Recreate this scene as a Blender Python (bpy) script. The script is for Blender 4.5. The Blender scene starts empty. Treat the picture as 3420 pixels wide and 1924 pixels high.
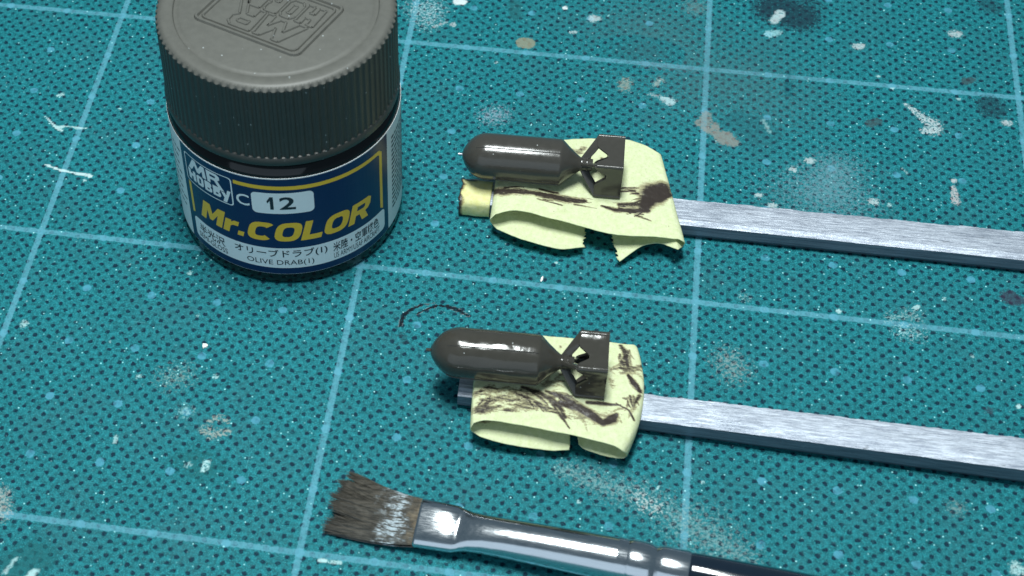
import bpy, bmesh, math, random
import numpy as np
from mathutils import Vector, Matrix, geometry, noise as mnoise
random.seed(7); rng = np.random.default_rng(7)
MM = 0.001
S = bpy.context.scene
COL = S.collection

# ---------------------------------------------------------------- camera, light, exposure
CAM = np.array([81.143, -208.343, 192.276])          # millimetres
EUL = (math.radians(39.0014), math.radians(1.4898), math.radians(9.2629))
LENS, SHX, SHY = 58.464, 0.14633, 0.00613
cam = bpy.data.cameras.new('camera'); co = bpy.data.objects.new('camera', cam); COL.objects.link(co)
co.location = CAM*MM; co.rotation_euler = EUL
cam.sensor_width = 36; cam.lens = LENS; cam.shift_x = SHX; cam.shift_y = SHY
cam.clip_start = 0.005; cam.clip_end = 20
cam.dof.use_dof = True; cam.dof.focus_distance = 0.2525; cam.dof.aperture_fstop = 48
S.camera = co
W = bpy.data.worlds.new('World'); S.world = W; W.use_nodes = True
bg = W.node_tree.nodes['Background']; bg.inputs[0].default_value = (0.54, 0.80, 1.0, 1); bg.inputs[1].default_value = 0.19
def area(name, loc, target, sx, sy, power, col):
    l = bpy.data.lights.new(name, 'AREA'); l.shape = 'RECTANGLE'; l.size = sx*MM; l.size_y = sy*MM
    l.energy = power; l.color = col
    o = bpy.data.objects.new(name, l); COL.objects.link(o); o.location = Vector(loc)*MM
    d = Vector(target)-Vector(loc); o.rotation_euler = d.to_track_quat('-Z', 'Y').to_euler()
    return o
area('desk_lamp', (52, -52, 420), (74, -50, 0), 150, 74, 2.7, (0.93, 1.0, 0.99))
area('front_fill', (-60, -900, 300), (50, -40, 10), 1100, 700, 2.1, (0.70, 0.86, 1.0))  # unseen fill added in front to brighten the jar label
S.view_settings.view_transform = 'Standard'; S.view_settings.look = 'None'
S.view_settings.exposure = 0; S.view_settings.gamma = 1

# ---------------------------------------------------------------- measuring: photograph pixel -> place at a given height
def rotm(rx, ry, rz):
    cx, sx, cy, sy, cz, sz = math.cos(rx), math.sin(rx), math.cos(ry), math.sin(ry), math.cos(rz), math.sin(rz)
    return (np.array([[cz, -sz, 0], [sz, cz, 0], [0, 0, 1]]) @ np.array([[cy, 0, sy], [0, 1, 0], [-sy, 0, cy]])
            @ np.array([[1, 0, 0], [0, cx, -sx], [0, sx, cx]]))
RM = rotm(*EUL); FPX = LENS/36*3420; PCX = 1710-SHX*3420; PCY = 962+SHY*3420
def at(x, y, z=0.0):
    d = RM @ np.array([(x-PCX)/FPX, -(y-PCY)/FPX, -1.0])
    return CAM + d*((z-CAM[2])/d[2])
def crop(ox, oy, sc):
    return lambda a, b, z=0.0: at(ox+a/sc, oy+b/sc, z)
F = crop(0, 0, 0.75322)

# ---------------------------------------------------------------- mesh helpers (all coordinates in millimetres)
class MB:
    def __init__(s): s.v = []; s.f = []
    def add(s, vs, fs):
        n = len(s.v); s.v += [tuple(map(float, p)) for p in vs]; s.f += [tuple(i+n for i in q) for q in fs]
    def grid(s, P, close_u=False, close_v=False):
        P = np.asarray(P, float); nu, nv = P.shape[:2]; n = len(s.v)
        s.v += [tuple(p) for p in P.reshape(-1, 3)]
        for i in range(nu if close_u else nu-1):
            for j in range(nv if close_v else nv-1):
                a, b = i, (i+1) % nu; c, d = j, (j+1) % nv
                s.f.append((n+a*nv+c, n+b*nv+c, n+b*nv+d, n+a*nv+d))
    def fan(s, ring, flip=False):
        n = len(s.v); s.v += [tuple(map(float, p)) for p in ring]
        q = list(range(n, n+len(ring))); s.f.append(tuple(q[::-1] if flip else q))
    def tube(s, path, rad, k=6, caps=True):
        path = [Vector(p) for p in path]; rad = rad if hasattr(rad, '__len__') else [rad]*len(path)
        rows = []
        for i, p in enumerate(path):
            t = (path[min(i+1, len(path)-1)]-path[max(i-1, 0)]).normalized()
            u = t.orthogonal().normalized() if abs(t.z) > .9 else t.cross(Vector((0, 0, 1))).normalized()
            w = t.cross(u)
            rows.append([p+(u*math.cos(2*math.pi*j/k)+w*math.sin(2*math.pi*j/k))*rad[i] for j in range(k)])
        s.grid([[tuple(q) for q in r] for r in rows], close_v=True)
        if caps: s.fan(rows[0], True); s.fan(rows[-1])
    def box(s, c, d):
        x, y, z = c; a, b, e = [q/2 for q in d]
        vs = [(x+i*a, y+j*b, z+k*e) for k in (-1, 1) for j in (-1, 1) for i in (-1, 1)]
        s.add(vs, [(0, 2, 3, 1), (4, 5, 7, 6), (0, 1, 5, 4), (2, 6, 7, 3), (0, 4, 6, 2), (1, 3, 7, 5)])
    def build(s, name, mat, parent=None, base=(0, 0, 0), smooth=True, angle=35, fix=True, solid=None, sub=0, bevel=0):
        me = bpy.data.meshes.new(name)
        v = (np.array(s.v)-np.array(base))*MM
        me.from_pydata(v.tolist(), [], s.f)
        if fix:
            bm = bmesh.new(); bm.from_mesh(me); bmesh.ops.remove_doubles(bm, verts=bm.verts, dist=1e-7)
            bmesh.ops.recalc_face_normals(bm, faces=bm.faces); bm.to_mesh(me); bm.free()
        me.materials.append(mat)
        o = bpy.data.objects.new(name, me); COL.objects.link(o)
        if smooth:
            me.polygons.foreach_set('use_smooth', [True]*len(me.polygons))
            me.set_sharp_from_angle(angle=math.radians(angle))
        if parent: o.parent = parent
        else: o.location = Vector(base)*MM
        if bevel:
            m = o.modifiers.new('b', 'BEVEL'); m.width = bevel*MM; m.segments = 2; m.limit_method = 'ANGLE'; m.angle_limit = math.radians(40)
        if solid:
            m = o.modifiers.new('s', 'SOLIDIFY'); m.thickness = solid*MM; m.offset = 0
        return o
def thing(name, label, cat, loc, group=None):
    o = bpy.data.objects.new(name, None); COL.objects.link(o); o.location = Vector(loc)*MM
    o.empty_display_size = .005
    return tag(o, label, cat, group)
def tag(o, label, cat, group=None):
    o['label'] = label; o['category'] = cat
    if group: o['group'] = group
    return o
def attr(o, name, vals):
    a = o.data.attributes.new(name, 'FLOAT', 'POINT'); a.data.foreach_set('value', np.asarray(vals, np.float32))
def cattr(o, name, vals):
    a = o.data.attributes.new(name, 'FLOAT_COLOR', 'POINT')
    a.data.foreach_set('color', np.concatenate([np.asarray(vals, np.float32), np.ones((len(vals), 1), np.float32)], 1).ravel())

# ---------------------------------------------------------------- node helpers
class NT:
    def __init__(s, name):
        s.m = bpy.data.materials.new(name); s.m.use_nodes = True; s.t = s.m.node_tree; s.n = s.t.nodes
        s.p = s.n['Principled BSDF']; s._c = None
    def node(s, typ, **kw):
        n = s.n.new(typ)
        for k, v in kw.items(): setattr(n, k, v)
        return n
    def put(s, sock, v):
        if hasattr(v, 'links'): s.t.links.new(v, sock)
        else: sock.default_value = v
    def co(s):
        if s._c is None:
            a = s.node('ShaderNodeTexCoord'); b = s.node('ShaderNodeVectorMath', operation='SCALE')
            s.t.links.new(a.outputs['Object'], b.inputs[0]); b.inputs['Scale'].default_value = 1000; s._c = b.outputs[0]
        return s._c
    def math(s, op, a, b=0.0, c=0.0, clamp=False):
        n = s.node('ShaderNodeMath', operation=op, use_clamp=clamp)
        s.put(n.inputs[0], a); s.put(n.inputs[1], b); s.put(n.inputs[2], c); return n.outputs[0]
    def noise(s, scale, detail=3, rough=.6, vec=None, stretch=None, off=None, dist=0):
        v = vec or s.co()
        if stretch or off:
            mp = s.node('ShaderNodeMapping'); s.t.links.new(v, mp.inputs[0])
            if stretch: mp.inputs['Scale'].default_value = stretch
            if off: mp.inputs['Location'].default_value = off
            v = mp.outputs[0]
        n = s.node('ShaderNodeTexNoise'); s.t.links.new(v, n.inputs['Vector'])
        n.inputs['Scale'].default_value = scale; n.inputs['Detail'].default_value = detail
        n.inputs['Roughness'].default_value = rough; n.inputs['Distortion'].default_value = dist
        return n.outputs[0]
    def ramp(s, v, a, b, lo=0.0, hi=1.0, smooth=True):
        n = s.node('ShaderNodeMapRange'); n.interpolation_type = 'SMOOTHSTEP' if smooth else 'LINEAR'
        s.put(n.inputs[0], v); s.put(n.inputs[1], a); s.put(n.inputs[2], b); s.put(n.inputs[3], lo); s.put(n.inputs[4], hi)
        return n.outputs[0]
    def mix(s, f, a, b):
        n = s.node('ShaderNodeMix', data_type='RGBA'); s.put(n.inputs[0], f)
        s.put(n.inputs[6], a if hasattr(a, 'links') else (*a, 1)); s.put(n.inputs[7], b if hasattr(b, 'links') else (*b, 1))
        return n.outputs[2]
    def at(s, name, fac=True):
        n = s.node('ShaderNodeAttribute'); n.attribute_name = name; return n.outputs['Fac' if fac else 'Color']
    def bump(s, h, strength=.3, dist=.1, normal=None):
        n = s.node('ShaderNodeBump'); n.inputs['Strength'].default_value = strength; n.inputs['Distance'].default_value = dist*MM
        s.put(n.inputs['Height'], h)
        if normal: s.t.links.new(normal, n.inputs['Normal'])
        s.t.links.new(n.outputs[0], s.p.inputs['Normal']); return n.outputs[0]
    def set(s, **kw):
        nm = dict(col='Base Color', rough='Roughness', metal='Metallic', spec='Specular IOR Level', coat='Coat Weight', coatr='Coat Roughness', sheen='Sheen Weight',
                  sss='Subsurface Weight', trans='Transmission Weight')
        for k, v in kw.items():
            if isinstance(v, tuple) and len(v) == 3: v = (*v, 1)
            s.put(s.p.inputs[nm[k]], v)
        return s

# ================================================================ materials
def mat_simple(name, col, rough=.5, var=.12, nscale=1.5, bump=.0, bscale=4, **kw):
    n = NT(name); f = n.noise(nscale, 4)
    lo = tuple(c*(1-var) for c in col); hi = tuple(min(1, c*(1+var)) for c in col)
    n.set(col=n.mix(f, lo, hi), rough=rough, **kw)
    if bump: n.bump(n.noise(bscale, 3), bump, .1)
    return n.m

def mat_cutting():
    n = NT('mat_surface'); c = n.co()
    sep = n.node('ShaderNodeSeparateXYZ')
    # slight wobble so that printed edges are not ruler sharp
    wob = n.node('ShaderNodeTexNoise'); wob.inputs['Scale'].default_value = 2.2; wob.inputs['Detail'].default_value = 2; n.t.links.new(c, wob.inputs['Vector'])
    wv = n.node('ShaderNodeVectorMath', operation='MULTIPLY_ADD'); n.t.links.new(wob.outputs['Color'], wv.inputs[0])
    wv.inputs[1].default_value = (.5, .5, 0); n.t.links.new(c, wv.inputs[2])
    wo = n.node('ShaderNodeVectorMath', operation='SUBTRACT'); n.t.links.new(wv.outputs[0], wo.inputs[0]); wo.inputs[1].default_value = (.25, .25, 0)
    n.t.links.new(wo.outputs[0], sep.inputs[0]); X, Y = sep.outputs[0], sep.outputs[1]
    def cell(v, per, ph): return n.math('PINGPONG', n.math('ADD', v, 1000*per-ph), per/2)     # distance to nearest multiple
    def hyp(a, b): return n.math('SQRT', n.math('ADD', n.math('MULTIPLY', a, a), n.math('MULTIPLY', b, b)))
    P = 50/24
    d1 = hyp(cell(X, P, .64), cell(Y, P, -.98)); d2 = hyp(cell(X, P, .64+P/2), cell(Y, P, -.98+P/2))
    dd = n.math('MINIMUM', d1, d2)
    rn = n.noise(1.1, 2, .5, off=(3, 1, 0))
    rad = n.math('MULTIPLY_ADD', rn, .34, .165)
    dot = n.ramp(dd, n.math('ADD', rad, .10), n.math('ADD', rad, -.1))
    dot = n.math('MULTIPLY', dot, n.ramp(n.noise(.9, 2, off=(9, 4, 0)), .25, .5, .45, 1))
    inner = n.ramp(n.noise(6, 2), .52, .7, 0, .5)
    dot = n.math('MULTIPLY', dot, n.math('SUBTRACT', 1.0, inner))
    # printed lines and pale register dots
    lx = cell(X, 50, 0); ly = cell(Y, 50, 0)
    line = n.ramp(n.math('MINIMUM', lx, ly), .56, .36)
    wear = n.math('MULTIPLY', n.ramp(n.noise(2.6, 5, .7), .3, .58, .5, 1), n.ramp(n.noise(.12, 3, .6, off=(8, 3, 0)), .3, .6, .72, 1))
    line = n.math('MULTIPLY', line, wear)
    pd = n.ramp(hyp(cell(X, 10, 0), cell(Y, 10, 0)), .74, .56)
    pd = n.math('MULTIPLY', pd, n.ramp(n.noise(.55, 2, off=(2, 7, 0)), .3, .6, .35, .9))
    # base: mottled teal with fine pale glints painted into the colour
    big = n.noise(.03, 3, .5); fine = n.noise(1.6, 6, .75); fine2 = n.noise(5.5, 4, .7)
    col = n.mix(n.ramp(big, .3, .7), (.004, .080, .100), (.007, .108, .134))
    col = n.mix(n.ramp(fine, .32, .7), n.mix(.7, col, (.002, .05, .06)), n.mix(.66, col, (.020, .27, .31)))
    col = n.mix(n.math('MULTIPLY', n.ramp(fine2, .53, .68), .62), col, (.085, .49, .54))
    col = n.mix(n.math('MULTIPLY', n.ramp(n.noise(.11, 4, .6, off=(5, 5, 0)), .45, .75), .35), col, (.03, .12, .14))
    col = n.mix(n.math('MULTIPLY', dot, .96), col, (.003, .016, .036))
    col = n.mix(n.math('MULTIPLY', pd, .75), col, (.085, .32, .44))
    col = n.mix(n.math('MULTIPLY', line, .74), col, (.105, .325, .41))
    # tiny pale specks all over, surface glints put into the colour
    sp = n.node('ShaderNodeTexVoronoi', feature='F1'); sp.inputs['Scale'].default_value = .95; sp.inputs['Randomness'].default_value = 1; n.t.links.new(c, sp.inputs['Vector'])
    spk = n.ramp(n.math('MULTIPLY_ADD', fine2, .12, sp.outputs['Distance']), .22, .12)
    sep2 = n.node('ShaderNodeSeparateColor'); n.t.links.new(sp.outputs['Color'], sep2.inputs[0])
    spk = n.math('MULTIPLY', spk, n.ramp(sep2.outputs[0], .3, .9))
    col = n.mix(n.math('MULTIPLY', spk, .85), col, (.36, .76, .78))
    scr = n.noise(1.0, 3, .6, stretch=(.12, 2.6, 1)); scr2 = n.noise(1.0, 3, .6, stretch=(2.2, .2, 1))
    sc = n.math('MAXIMUM', n.ramp(scr, .66, .74), n.ramp(scr2, .68, .75))
    col = n.mix(n.math('MULTIPLY', sc, .22), col, (.12, .45, .48))
    # dried paint stains (own outlines, given per point), broken up by the mat's tooth
    am = n.at('stain_amount'); tooth = n.noise(2.4, 5, .75); gr = n.at('stain_grain')
    thr = n.math('MULTIPLY_ADD', n.math('SUBTRACT', tooth, .5), n.math('MULTIPLY_ADD', gr, 2.6, .8), n.math('MULTIPLY', am, n.math('SUBTRACT', 1.0, n.math('MULTIPLY', gr, .36))))
    cov = n.math('MULTIPLY', n.ramp(thr, .27, .73), n.at('stain_opacity'))
    col = n.mix(cov, col, n.at('stain_colour', False))
    n.set(col=col, rough=n.ramp(fine, .3, .7, .42, .62), spec=.10)
    h = n.math('MULTIPLY_ADD', dot, -.8, n.math('MULTIPLY', fine2, .55))
    h = n.math('ADD', h, n.math('MULTIPLY', fine, .7)); h = n.math('ADD', h, n.math('MULTIPLY', cov, .5))
    n.bump(h, .5, .14)
    return n.m

def specks(n, col, scale=.62, size=.06):
    v = n.node('ShaderNodeTexVoronoi'); v.inputs['Scale'].default_value = scale; n.t.links.new(n.co(), v.inputs['Vector'])
    q = n.node('ShaderNodeSeparateColor'); n.t.links.new(v.outputs['Color'], q.inputs[0])
    return n.mix(n.math('MULTIPLY', n.ramp(v.outputs['Distance'], size, size*.5), n.ramp(q.outputs[0], .6, .7)), col, (.55, .58, .58))
def mat_wet_paint():                        # olive drab enamel, still wet
    n = NT('olive_drab_wet'); f = n.noise(.8, 3)
    n.set(col=specks(n, n.mix(f, (.036, .034, .028), (.049, .046, .039))), rough=n.ramp(n.noise(1.2, 3), .3, .7, .10, .18), spec=.42)
    h = n.math('MULTIPLY_ADD', n.noise(1.4, 1), .08, n.noise(.36, 1, .4, stretch=(.9, 1.2, 1.2)))
    n.bump(h, .34, .5); return n.m
def mat_dry_paint():
    n = NT('olive_drab_satin'); f = n.noise(1.2, 4); b = n.noise(2.2, 4, .7, stretch=(.25, 2, 2))
    n.set(col=specks(n, n.mix(f, (.040, .038, .033), (.051, .048, .042))), rough=n.ramp(n.math('MULTIPLY_ADD', b, .5, n.math('MULTIPLY', f, .5)), .35, .65, .13, .25), spec=.45)
    n.bump(n.math('MULTIPLY_ADD', b, .4, n.noise(3, 3)), .10, .1); return n.m

def mat_tape(name, lo=(.69, .745, .44), hi=(.79, .825, .56)):
    n = NT(name)
    f = n.noise(1.3, 5, .7); g = n.noise(6, 4, .7, stretch=(1, 2.2, 1))
    base = n.mix(n.ramp(f, .3, .7), lo, hi)
    base = n.mix(n.math('MULTIPLY', n.ramp(g, .58, .75), .4), base, (.50, .58, .29))
    base = n.mix(n.math('MULTIPLY', n.ramp(n.noise(3.0, 5, .8, off=(2, 2, 2)), .52, .68), .45), base, (.46, .47, .25))
    am = n.at('paint_amount')
    streak = n.noise(1.6, 5, .72, stretch=(.34, 2.3, 1), dist=.6); spot = n.noise(3.4, 4, .7)
    t = n.math('MULTIPLY_ADD', n.math('SUBTRACT', n.math('MULTIPLY_ADD', spot, .35, n.math('MULTIPLY', streak, .65)), .5), n.at('paint_grain'), am)
    cov = n.ramp(t, .42, .80); thin = n.ramp(t, .24, .52, 0, .6)
    base = n.mix(thin, base, (.30, .22, .10))
    col = n.mix(cov, base, (.047, .036, .030))
    n.set(col=col, rough=n.ramp(cov, 0, 1, .72, .3), spec=n.ramp(cov, 0, 1, .22, .5))
    # paper tape lets some light through
    cr = n.noise(.55, 3, .55, stretch=(1.6, .5, 1), dist=1.2)
    h = n.math('MULTIPLY_ADD', g, .5, n.math('MULTIPLY_ADD', cov, .5, n.math('MULTIPLY_ADD', cr, 2.2, f))); n.bump(h, .5, .09)
    tr = n.node('ShaderNodeBsdfTranslucent'); n.put(tr.inputs[0], col)
    mx = n.node('ShaderNodeMixShader'); mx.inputs[0].default_value = .25
    n.t.links.new(n.p.outputs[0], mx.inputs[1]); n.t.links.new(tr.outputs[0], mx.inputs[2])
    n.t.links.new(mx.outputs[0], n.n['Material Output'].inputs[0]); return n.m

def mat_bar():
    n = NT('silver_wood_lit')
    s1 = n.noise(1.3, 5, .7, stretch=(.25, 3.0, 3.0)); s2 = n.noise(4.5, 4, .75, stretch=(.55, 2, 2)); s3 = n.noise(1.0, 3, .6, stretch=(.07, 6, 6))
    col = n.mix(n.ramp(s1, .3, .72), (.22, .25, .31), (.60, .65, .73))
    col = n.mix(n.math('MULTIPLY', n.ramp(s2, .55, .72), .7), col, (.82, .86, .90))
    col = n.mix(n.math('MULTIPLY', n.ramp(s3, .62, .72), .7), col, (.10, .12, .15))
    bl = n.noise(.16, 3, .6, stretch=(.5, 1.5, 1.5)); col = n.mix(n.math('MULTIPLY', n.ramp(bl, .42, .7), .55), col, (.15, .18, .23))
    sm_ = n.noise(.5, 4, .7, stretch=(.5, 2, 2), off=(7, 2, 1)); col = n.mix(n.math('MULTIPLY', n.ramp(sm_, .62, .72), .6), col, (.09, .10, .11))
    n.set(col=col, metal=.4, rough=n.ramp(s2, .3, .7, .32, .55))
    n.bump(n.math('MULTIPLY_ADD', s2, .8, s1), .7, .10); return n.m

def mat_bar_side():
    n = NT('silver_wood_shaded'); s1 = n.noise(1.0, 4, .7, stretch=(.12, 4, 4)); s2 = n.noise(2.2, 4, .75, stretch=(.35, 2, 2))
    col = n.mix(n.ramp(s1, .3, .7), (.075, .100, .140), (.18, .22, .28))
    col = n.mix(n.math('MULTIPLY', n.ramp(s2, .66, .72), .6), col, (.5, .55, .6))
    n.set(col=col, metal=.25, rough=.42); n.bump(s1, .3, .06); return n.m
def mat_metal():
    n = NT('nickel_plate'); s = n.noise(2.5, 4, .6, stretch=(.1, 4, 4))
    n.set(col=n.mix(s, (.50, .53, .56), (.66, .68, .70)), metal=1.0, rough=n.ramp(s, .3, .7, .12, .22))
    n.bump(n.noise(3, 3), .06, .05); return n.m

def mat_bristle():
    n = NT('painted_bristles'); z = n.at('along')              # 0 at the ferrule, 1 at the tip
    wob = n.math('MULTIPLY_ADD', n.math('SUBTRACT', n.noise(.8, 3), .5), .5, z)
    st = n.noise(1.1, 4, .7, stretch=(.5, 3, 3)); sp = n.noise(2.6, 4, .75, stretch=(.30, 1.9, 1.9))
    paint = n.mix(n.ramp(st, .3, .7), (.030, .027, .021), (.112, .100, .080))
    root = n.mix(n.ramp(st, .3, .7), (.09, .065, .040), (.27, .22, .15))
    col = n.mix(n.ramp(wob, -.06, .14), root, paint)
    band = n.math('MULTIPLY', n.ramp(wob, .06, .2), n.ramp(wob, .52, .34))
    col = n.mix(n.math('MULTIPLY', band, n.math('MULTIPLY', n.ramp(sp, .46, .57), n.ramp(n.noise(.42, 2, off=(4, 1, 2)), .36, .52))), col, (.52, .60, .64))
    n.set(col=col, rough=.34, spec=.5); n.bump(sp, .3, .1); return n.m

def mat_cap(name, col, rough):
    n = NT(name); f = n.noise(9, 3, .7); s = n.noise(.9, 3)
    sp = n.node('ShaderNodeTexVoronoi'); sp.inputs['Scale'].default_value = .55; n.t.links.new(n.co(), sp.inputs['Vector'])
    c = n.mix(n.ramp(s, .3, .7), tuple(q*.93 for q in col), tuple(q*1.06 for q in col))
    c = n.mix(n.math('MULTIPLY', n.ramp(sp.outputs['Distance'], .085, .03), .5), c, (.5, .56, .58))
    n.set(col=c, rough=rough, spec=.5); n.bump(f, .16, .04); return n.m

M = dict(
    mat=mat_cutting(), wet=mat_wet_paint(), dry=mat_dry_paint(), tape=mat_tape('masking_tape_paper'), tape2=mat_tape('yellow_tape_paper', (.80, .77, .33), (.86, .84, .48)), bar=mat_bar(), barside=mat_bar_side(), metal=mat_metal(), bristle=mat_bristle(),
    cap=mat_cap('cap_plastic', (.036, .037, .033), .42), lid=mat_cap('cap_lid_lit', (.084, .084, .074), .5),
    glass=mat_simple('dark_glass', (.006, .007, .008), .09, .1, spec=.35),
    paper=mat_simple('white_paper', (.80, .82, .82), .38, .03, 2), navy=mat_simple('navy_print', (.003, .011, .075), .34, .1, 2),
    gold=mat_simple('gold_print', (.84, .50, .03), .36, .08, 2), ink=mat_simple('black_ink', (.012, .014, .025), .4, .1), white=mat_simple('white_print', (.80, .83, .85), .38, .04),
    handle=mat_simple('blue_black_lacquer', (.004, .010, .020), .12, .2, coat=.8, coatr=.05),
    chip=mat_simple('white_plastic', (.80, .82, .78), .35, .05), fuze=mat_simple('bare_metal', (.5, .52, .55), .25, .1, metal=1.0),
)

# ================================================================ cutting mat
x0, x1, y0, y1, st = -34.0, 170.0, -122.0, 38.0, .34
nx, ny = int((x1-x0)/st)+1, int((y1-y0)/st)+1
gx, gy = np.meshgrid(np.linspace(x0, x1, nx), np.linspace(y0, y1, ny), indexing='ij')
amt = np.zeros(gx.shape); grain = np.zeros(gx.shape); opac = np.zeros(gx.shape); scol = np.zeros(gx.shape+(3,)); scol[:] = (.5, .5, .5)
def stain(pts, r, col, op=1.0, g=.5, soft=.35, asp=1.0):
    """paint dab along a line of points (mm); r = half width, soft = falloff as a part of r; asp stretches blobs along x"""
    global amt
    pts = [np.asarray(p)[:2] for p in pts]; rs = r if hasattr(r, '__len__') else [r]*len(pts)
    if len(pts) == 1: rs = [rs[0]*.78]
    if len(pts) == 1: pts = [pts[0], pts[0]+np.array([1e-4, 0])]; rs = [rs[0]]*2
    best = np.zeros(gx.shape)
    for (a, b, ra, rb) in zip(pts[:-1], pts[1:], rs[:-1], rs[1:]):
        d = b-a; L = d@d
        t = np.clip(((gx-a[0])*d[0]+(gy-a[1])*d[1])/L, 0, 1)
        rr = ra+(rb-ra)*t
        D = np.hypot((gx-a[0]-t*d[0])/asp, gy-a[1]-t*d[1])
        best = np.maximum(best, np.clip((rr*(1+soft)-D)/(2*soft*rr), 0, 1))
    w = best > np.maximum(amt*.0+.001, 0)
    op = op*.76; g = max(g, .5)
    k = best*op > amt*opac*.6
    k &= w
    amt[k] = best[k]; grain[k] = g; opac[k] = op; scol[k] = col
WH = (.52, .60, .61); GR = (.30, .38, .40); PE = (.25, .23, .20); DK = (.010, .022, .036); BR = (.045, .045, .05); PU = (.035, .022, .045); SP = (.48, .72, .72)
A = crop(2300, 0, 2.07)
stain([A(350, 800), A(460, 850)], 6.2, (.022, .075, .09), .55, .5, .9)
stain([A(640, 640), A(560, 620)], 4.5, (.10, .13, .13), .4, .6, .9)
stain([A(960, 1330), A(1010, 1180)], [6.0, 3.5], (.16, .30, .35), .7, .9, 1.0, 1.3)
stain([A(560, 20), A(620, 120), A(790, 60), A(800, 170)], [4.0, 2.2, 3.8, 1.8], DK, 1.1, .7, .6)
stain([A(600, 60), A(760, 110)], 4.2, DK, 1.1, .6, .5)
stain([A(630, 95), A(590, 145)], [1.2, .8], WH, .8, .7, .4); stain([A(640, 110)], .9, WH, .9, .5)
stain([A(560, 235), A(620, 225)], [1.0, .7], (.30, .55, .58), .8, .8)
stain([A(1500, 720), A(1560, 765), A(1620, 815), A(1690, 860)], [.4, .55, .8, 1.3], WH, .95, 1.1, .5)
stain([A(1620, 905), A(1690, 895), A(1735, 890)], [.6, 1.3, .6], WH, .95, 1.0, .5)
stain([A(1832, 1295), A(1840, 1345), A(1848, 1395)], [.45, .6, .7], (.50, .47, .47), .92, .9, .5); stain([A(1835, 1250)], .65, (.6, .58, .58), .85, .5)
stain([A(85, 850), A(150, 880)], [1.0, 1.6], PE, .9, .4); stain([A(125, 790), A(120, 850)], [1.0, 1.5], PE, .7, .7, .5); stain([A(190, 925), A(250, 955), A(310, 985)], [.9, 1.7, 1.0], PE, .85, .45)
stain([A(690, 500), A(690, 560), A(690, 650)], [.6, .8, 1.3], DK, .6, .9, .6)
stain([A(2080, 710), A(2100, 760)], [1.8, 2.1], DK, .85, .7, .4, 1.2); stain([A(1255, 855), A(1305, 838)], [.9, .8], BR, .8, .5); stain([A(1920, 562), A(1960, 550)], [.9, .6], BR, .8, .5)
stain([A(2060, 30), A(2110, 50)], 1.8, DK, .7, .8, .5)
for a, b, r in ((1845, 235, 1.2), (1830, 238, .8), (1170, 322, 1.0), (1200, 312, .6), (835, 1110, .9), (722, 1172, .75), (1280, 1395, .9), (1392, 1415, .4), (485, 1350, .7), (1410, 612, .4), (1310, 527, .4), (2200, 850, .9), (1865, 685, .4), (580, 1420, .8)):
    stain([A(a, b)], r, WH if r > .5 else SP, .8, .7, .4, 1.35)
stain([A(515, 830), A(565, 920)], .28, (.35, .55, .55), .6, .7); stain([A(1470, 1160), A(1515, 1200)], .2, (.35, .55, .55), .6, .5)
stain([A(-250, 250), A(150, 560), A(420, 620)], 11, (.07, .115, .12), .42, .8, 1.0)
A = crop(1300, 0, 2.342)
stain([A(230, 70), A(330, 60), A(300, 150)], [1.9, 2.0, 2.2], (.42, .62, .66), .75, 1.5, .7)
stain([A(530, 15), A(575, 16)], .8, (.72, .78, .78), 1, .2); stain([A(1375, 62)], .65, (.72, .78, .78), 1, .2); stain([A(500, 192)], .75, WH, .8, .7); stain([A(350, 210), A(450, 170)], .35, WH, .6, 1.0)
stain([A(1050, 335), A(1085, 338)], 1.35, (.25, .24, .16), .95, .12, .15); stain([A(1600, 145), A(1632, 145)], [1.0, .6], WH, .7, .6)
stain([A(1850, 640), A(1840, 680)], 1.1, (.32, .34, .28), .7, .9, .6); stain([A(2120, 625), A(2085, 660)], .6, (.36, .38, .34), .7, .9, .6)
stain([A(2040, 740), A(2130, 755)], .35, WH, .5, 1.0); stain([A(2130, 765), A(2195, 795)], [.5, 1.0], (.45, .62, .64), .85, .7)
stain([A(800, 905), A(850, 900)], 1.9, (.30, .40, .48), .7, 1.3, .7); stain([A(2000, 420)], 4.6, (.03, .085, .10), .6, .7, .9, 1.6); stain([A(2390, 60)], 3.0, (.14, .2, .2), .6, .8, .8)
stain([A(1420, 255), A(1460, 250)], .35, WH, .7, .7); stain([A(840, 490)], .4, SP, .7, .7); stain([A(985, 30), A(985, 130)], 1.2, (.015, .09, .10), .8, .7, .5)
stain([A(1990, 500), A(2380, 555)], 1.1, (.09, .13, .15), .55, 1.0, .7)
A = crop(0, 0, 2.07)
stain([A(315, 808), A(375, 870), A(422, 902)], [.18, .3, .34], (.50, .72, .72), .95, .35, .3); stain([A(385, 876), A(470, 874), A(540, 884), A(602, 890)], [.28, .2, .3, .16], (.48, .70, .70), .9, .6, .3)
stain([A(318, 1140), A(430, 1180), A(520, 1196), A(628, 1217)], [.25, .3, .28, .4], (.58, .76, .76), .95, .4, .3); stain([A(585, 1247)], .5, SP, .8, .6); stain([A(428, 655), A(395, 662)], [.5, .3], SP, .8, .9); stain([A(830, 752)], .4, SP, .8, .6)
A = crop(0, 700, 2.07)
for a, b, r in ((960, 1155, .6), (1490, 1155, .6), (1310, 437, .6), (898, 378, .3), (1368, 730, .4), (763, 915, .3), (178, 635, .3), (168, 790, .9)): stain([A(a, b)], r, SP, .7, .9, .5)
stain([A(1180, 1165), A(1250, 1150)], 1.8, (.30, .42, .38), .5, 1.5, .8); stain([A(1280, 1392)], 1.4, (.35, .6, .6), .5, 1.2, .7)
A = crop(0, 1300, 2.147)
stain([A(1500, 235), A(1560, 205), A(1620, 225)], .55, (.42, .44, .38), .7, 1.4, .6); stain([A(1450, 290), A(1530, 325), A(1640, 300)], [.6, .9, .5], (.42, .44, .38), .75, 1.3, .6)
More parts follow.
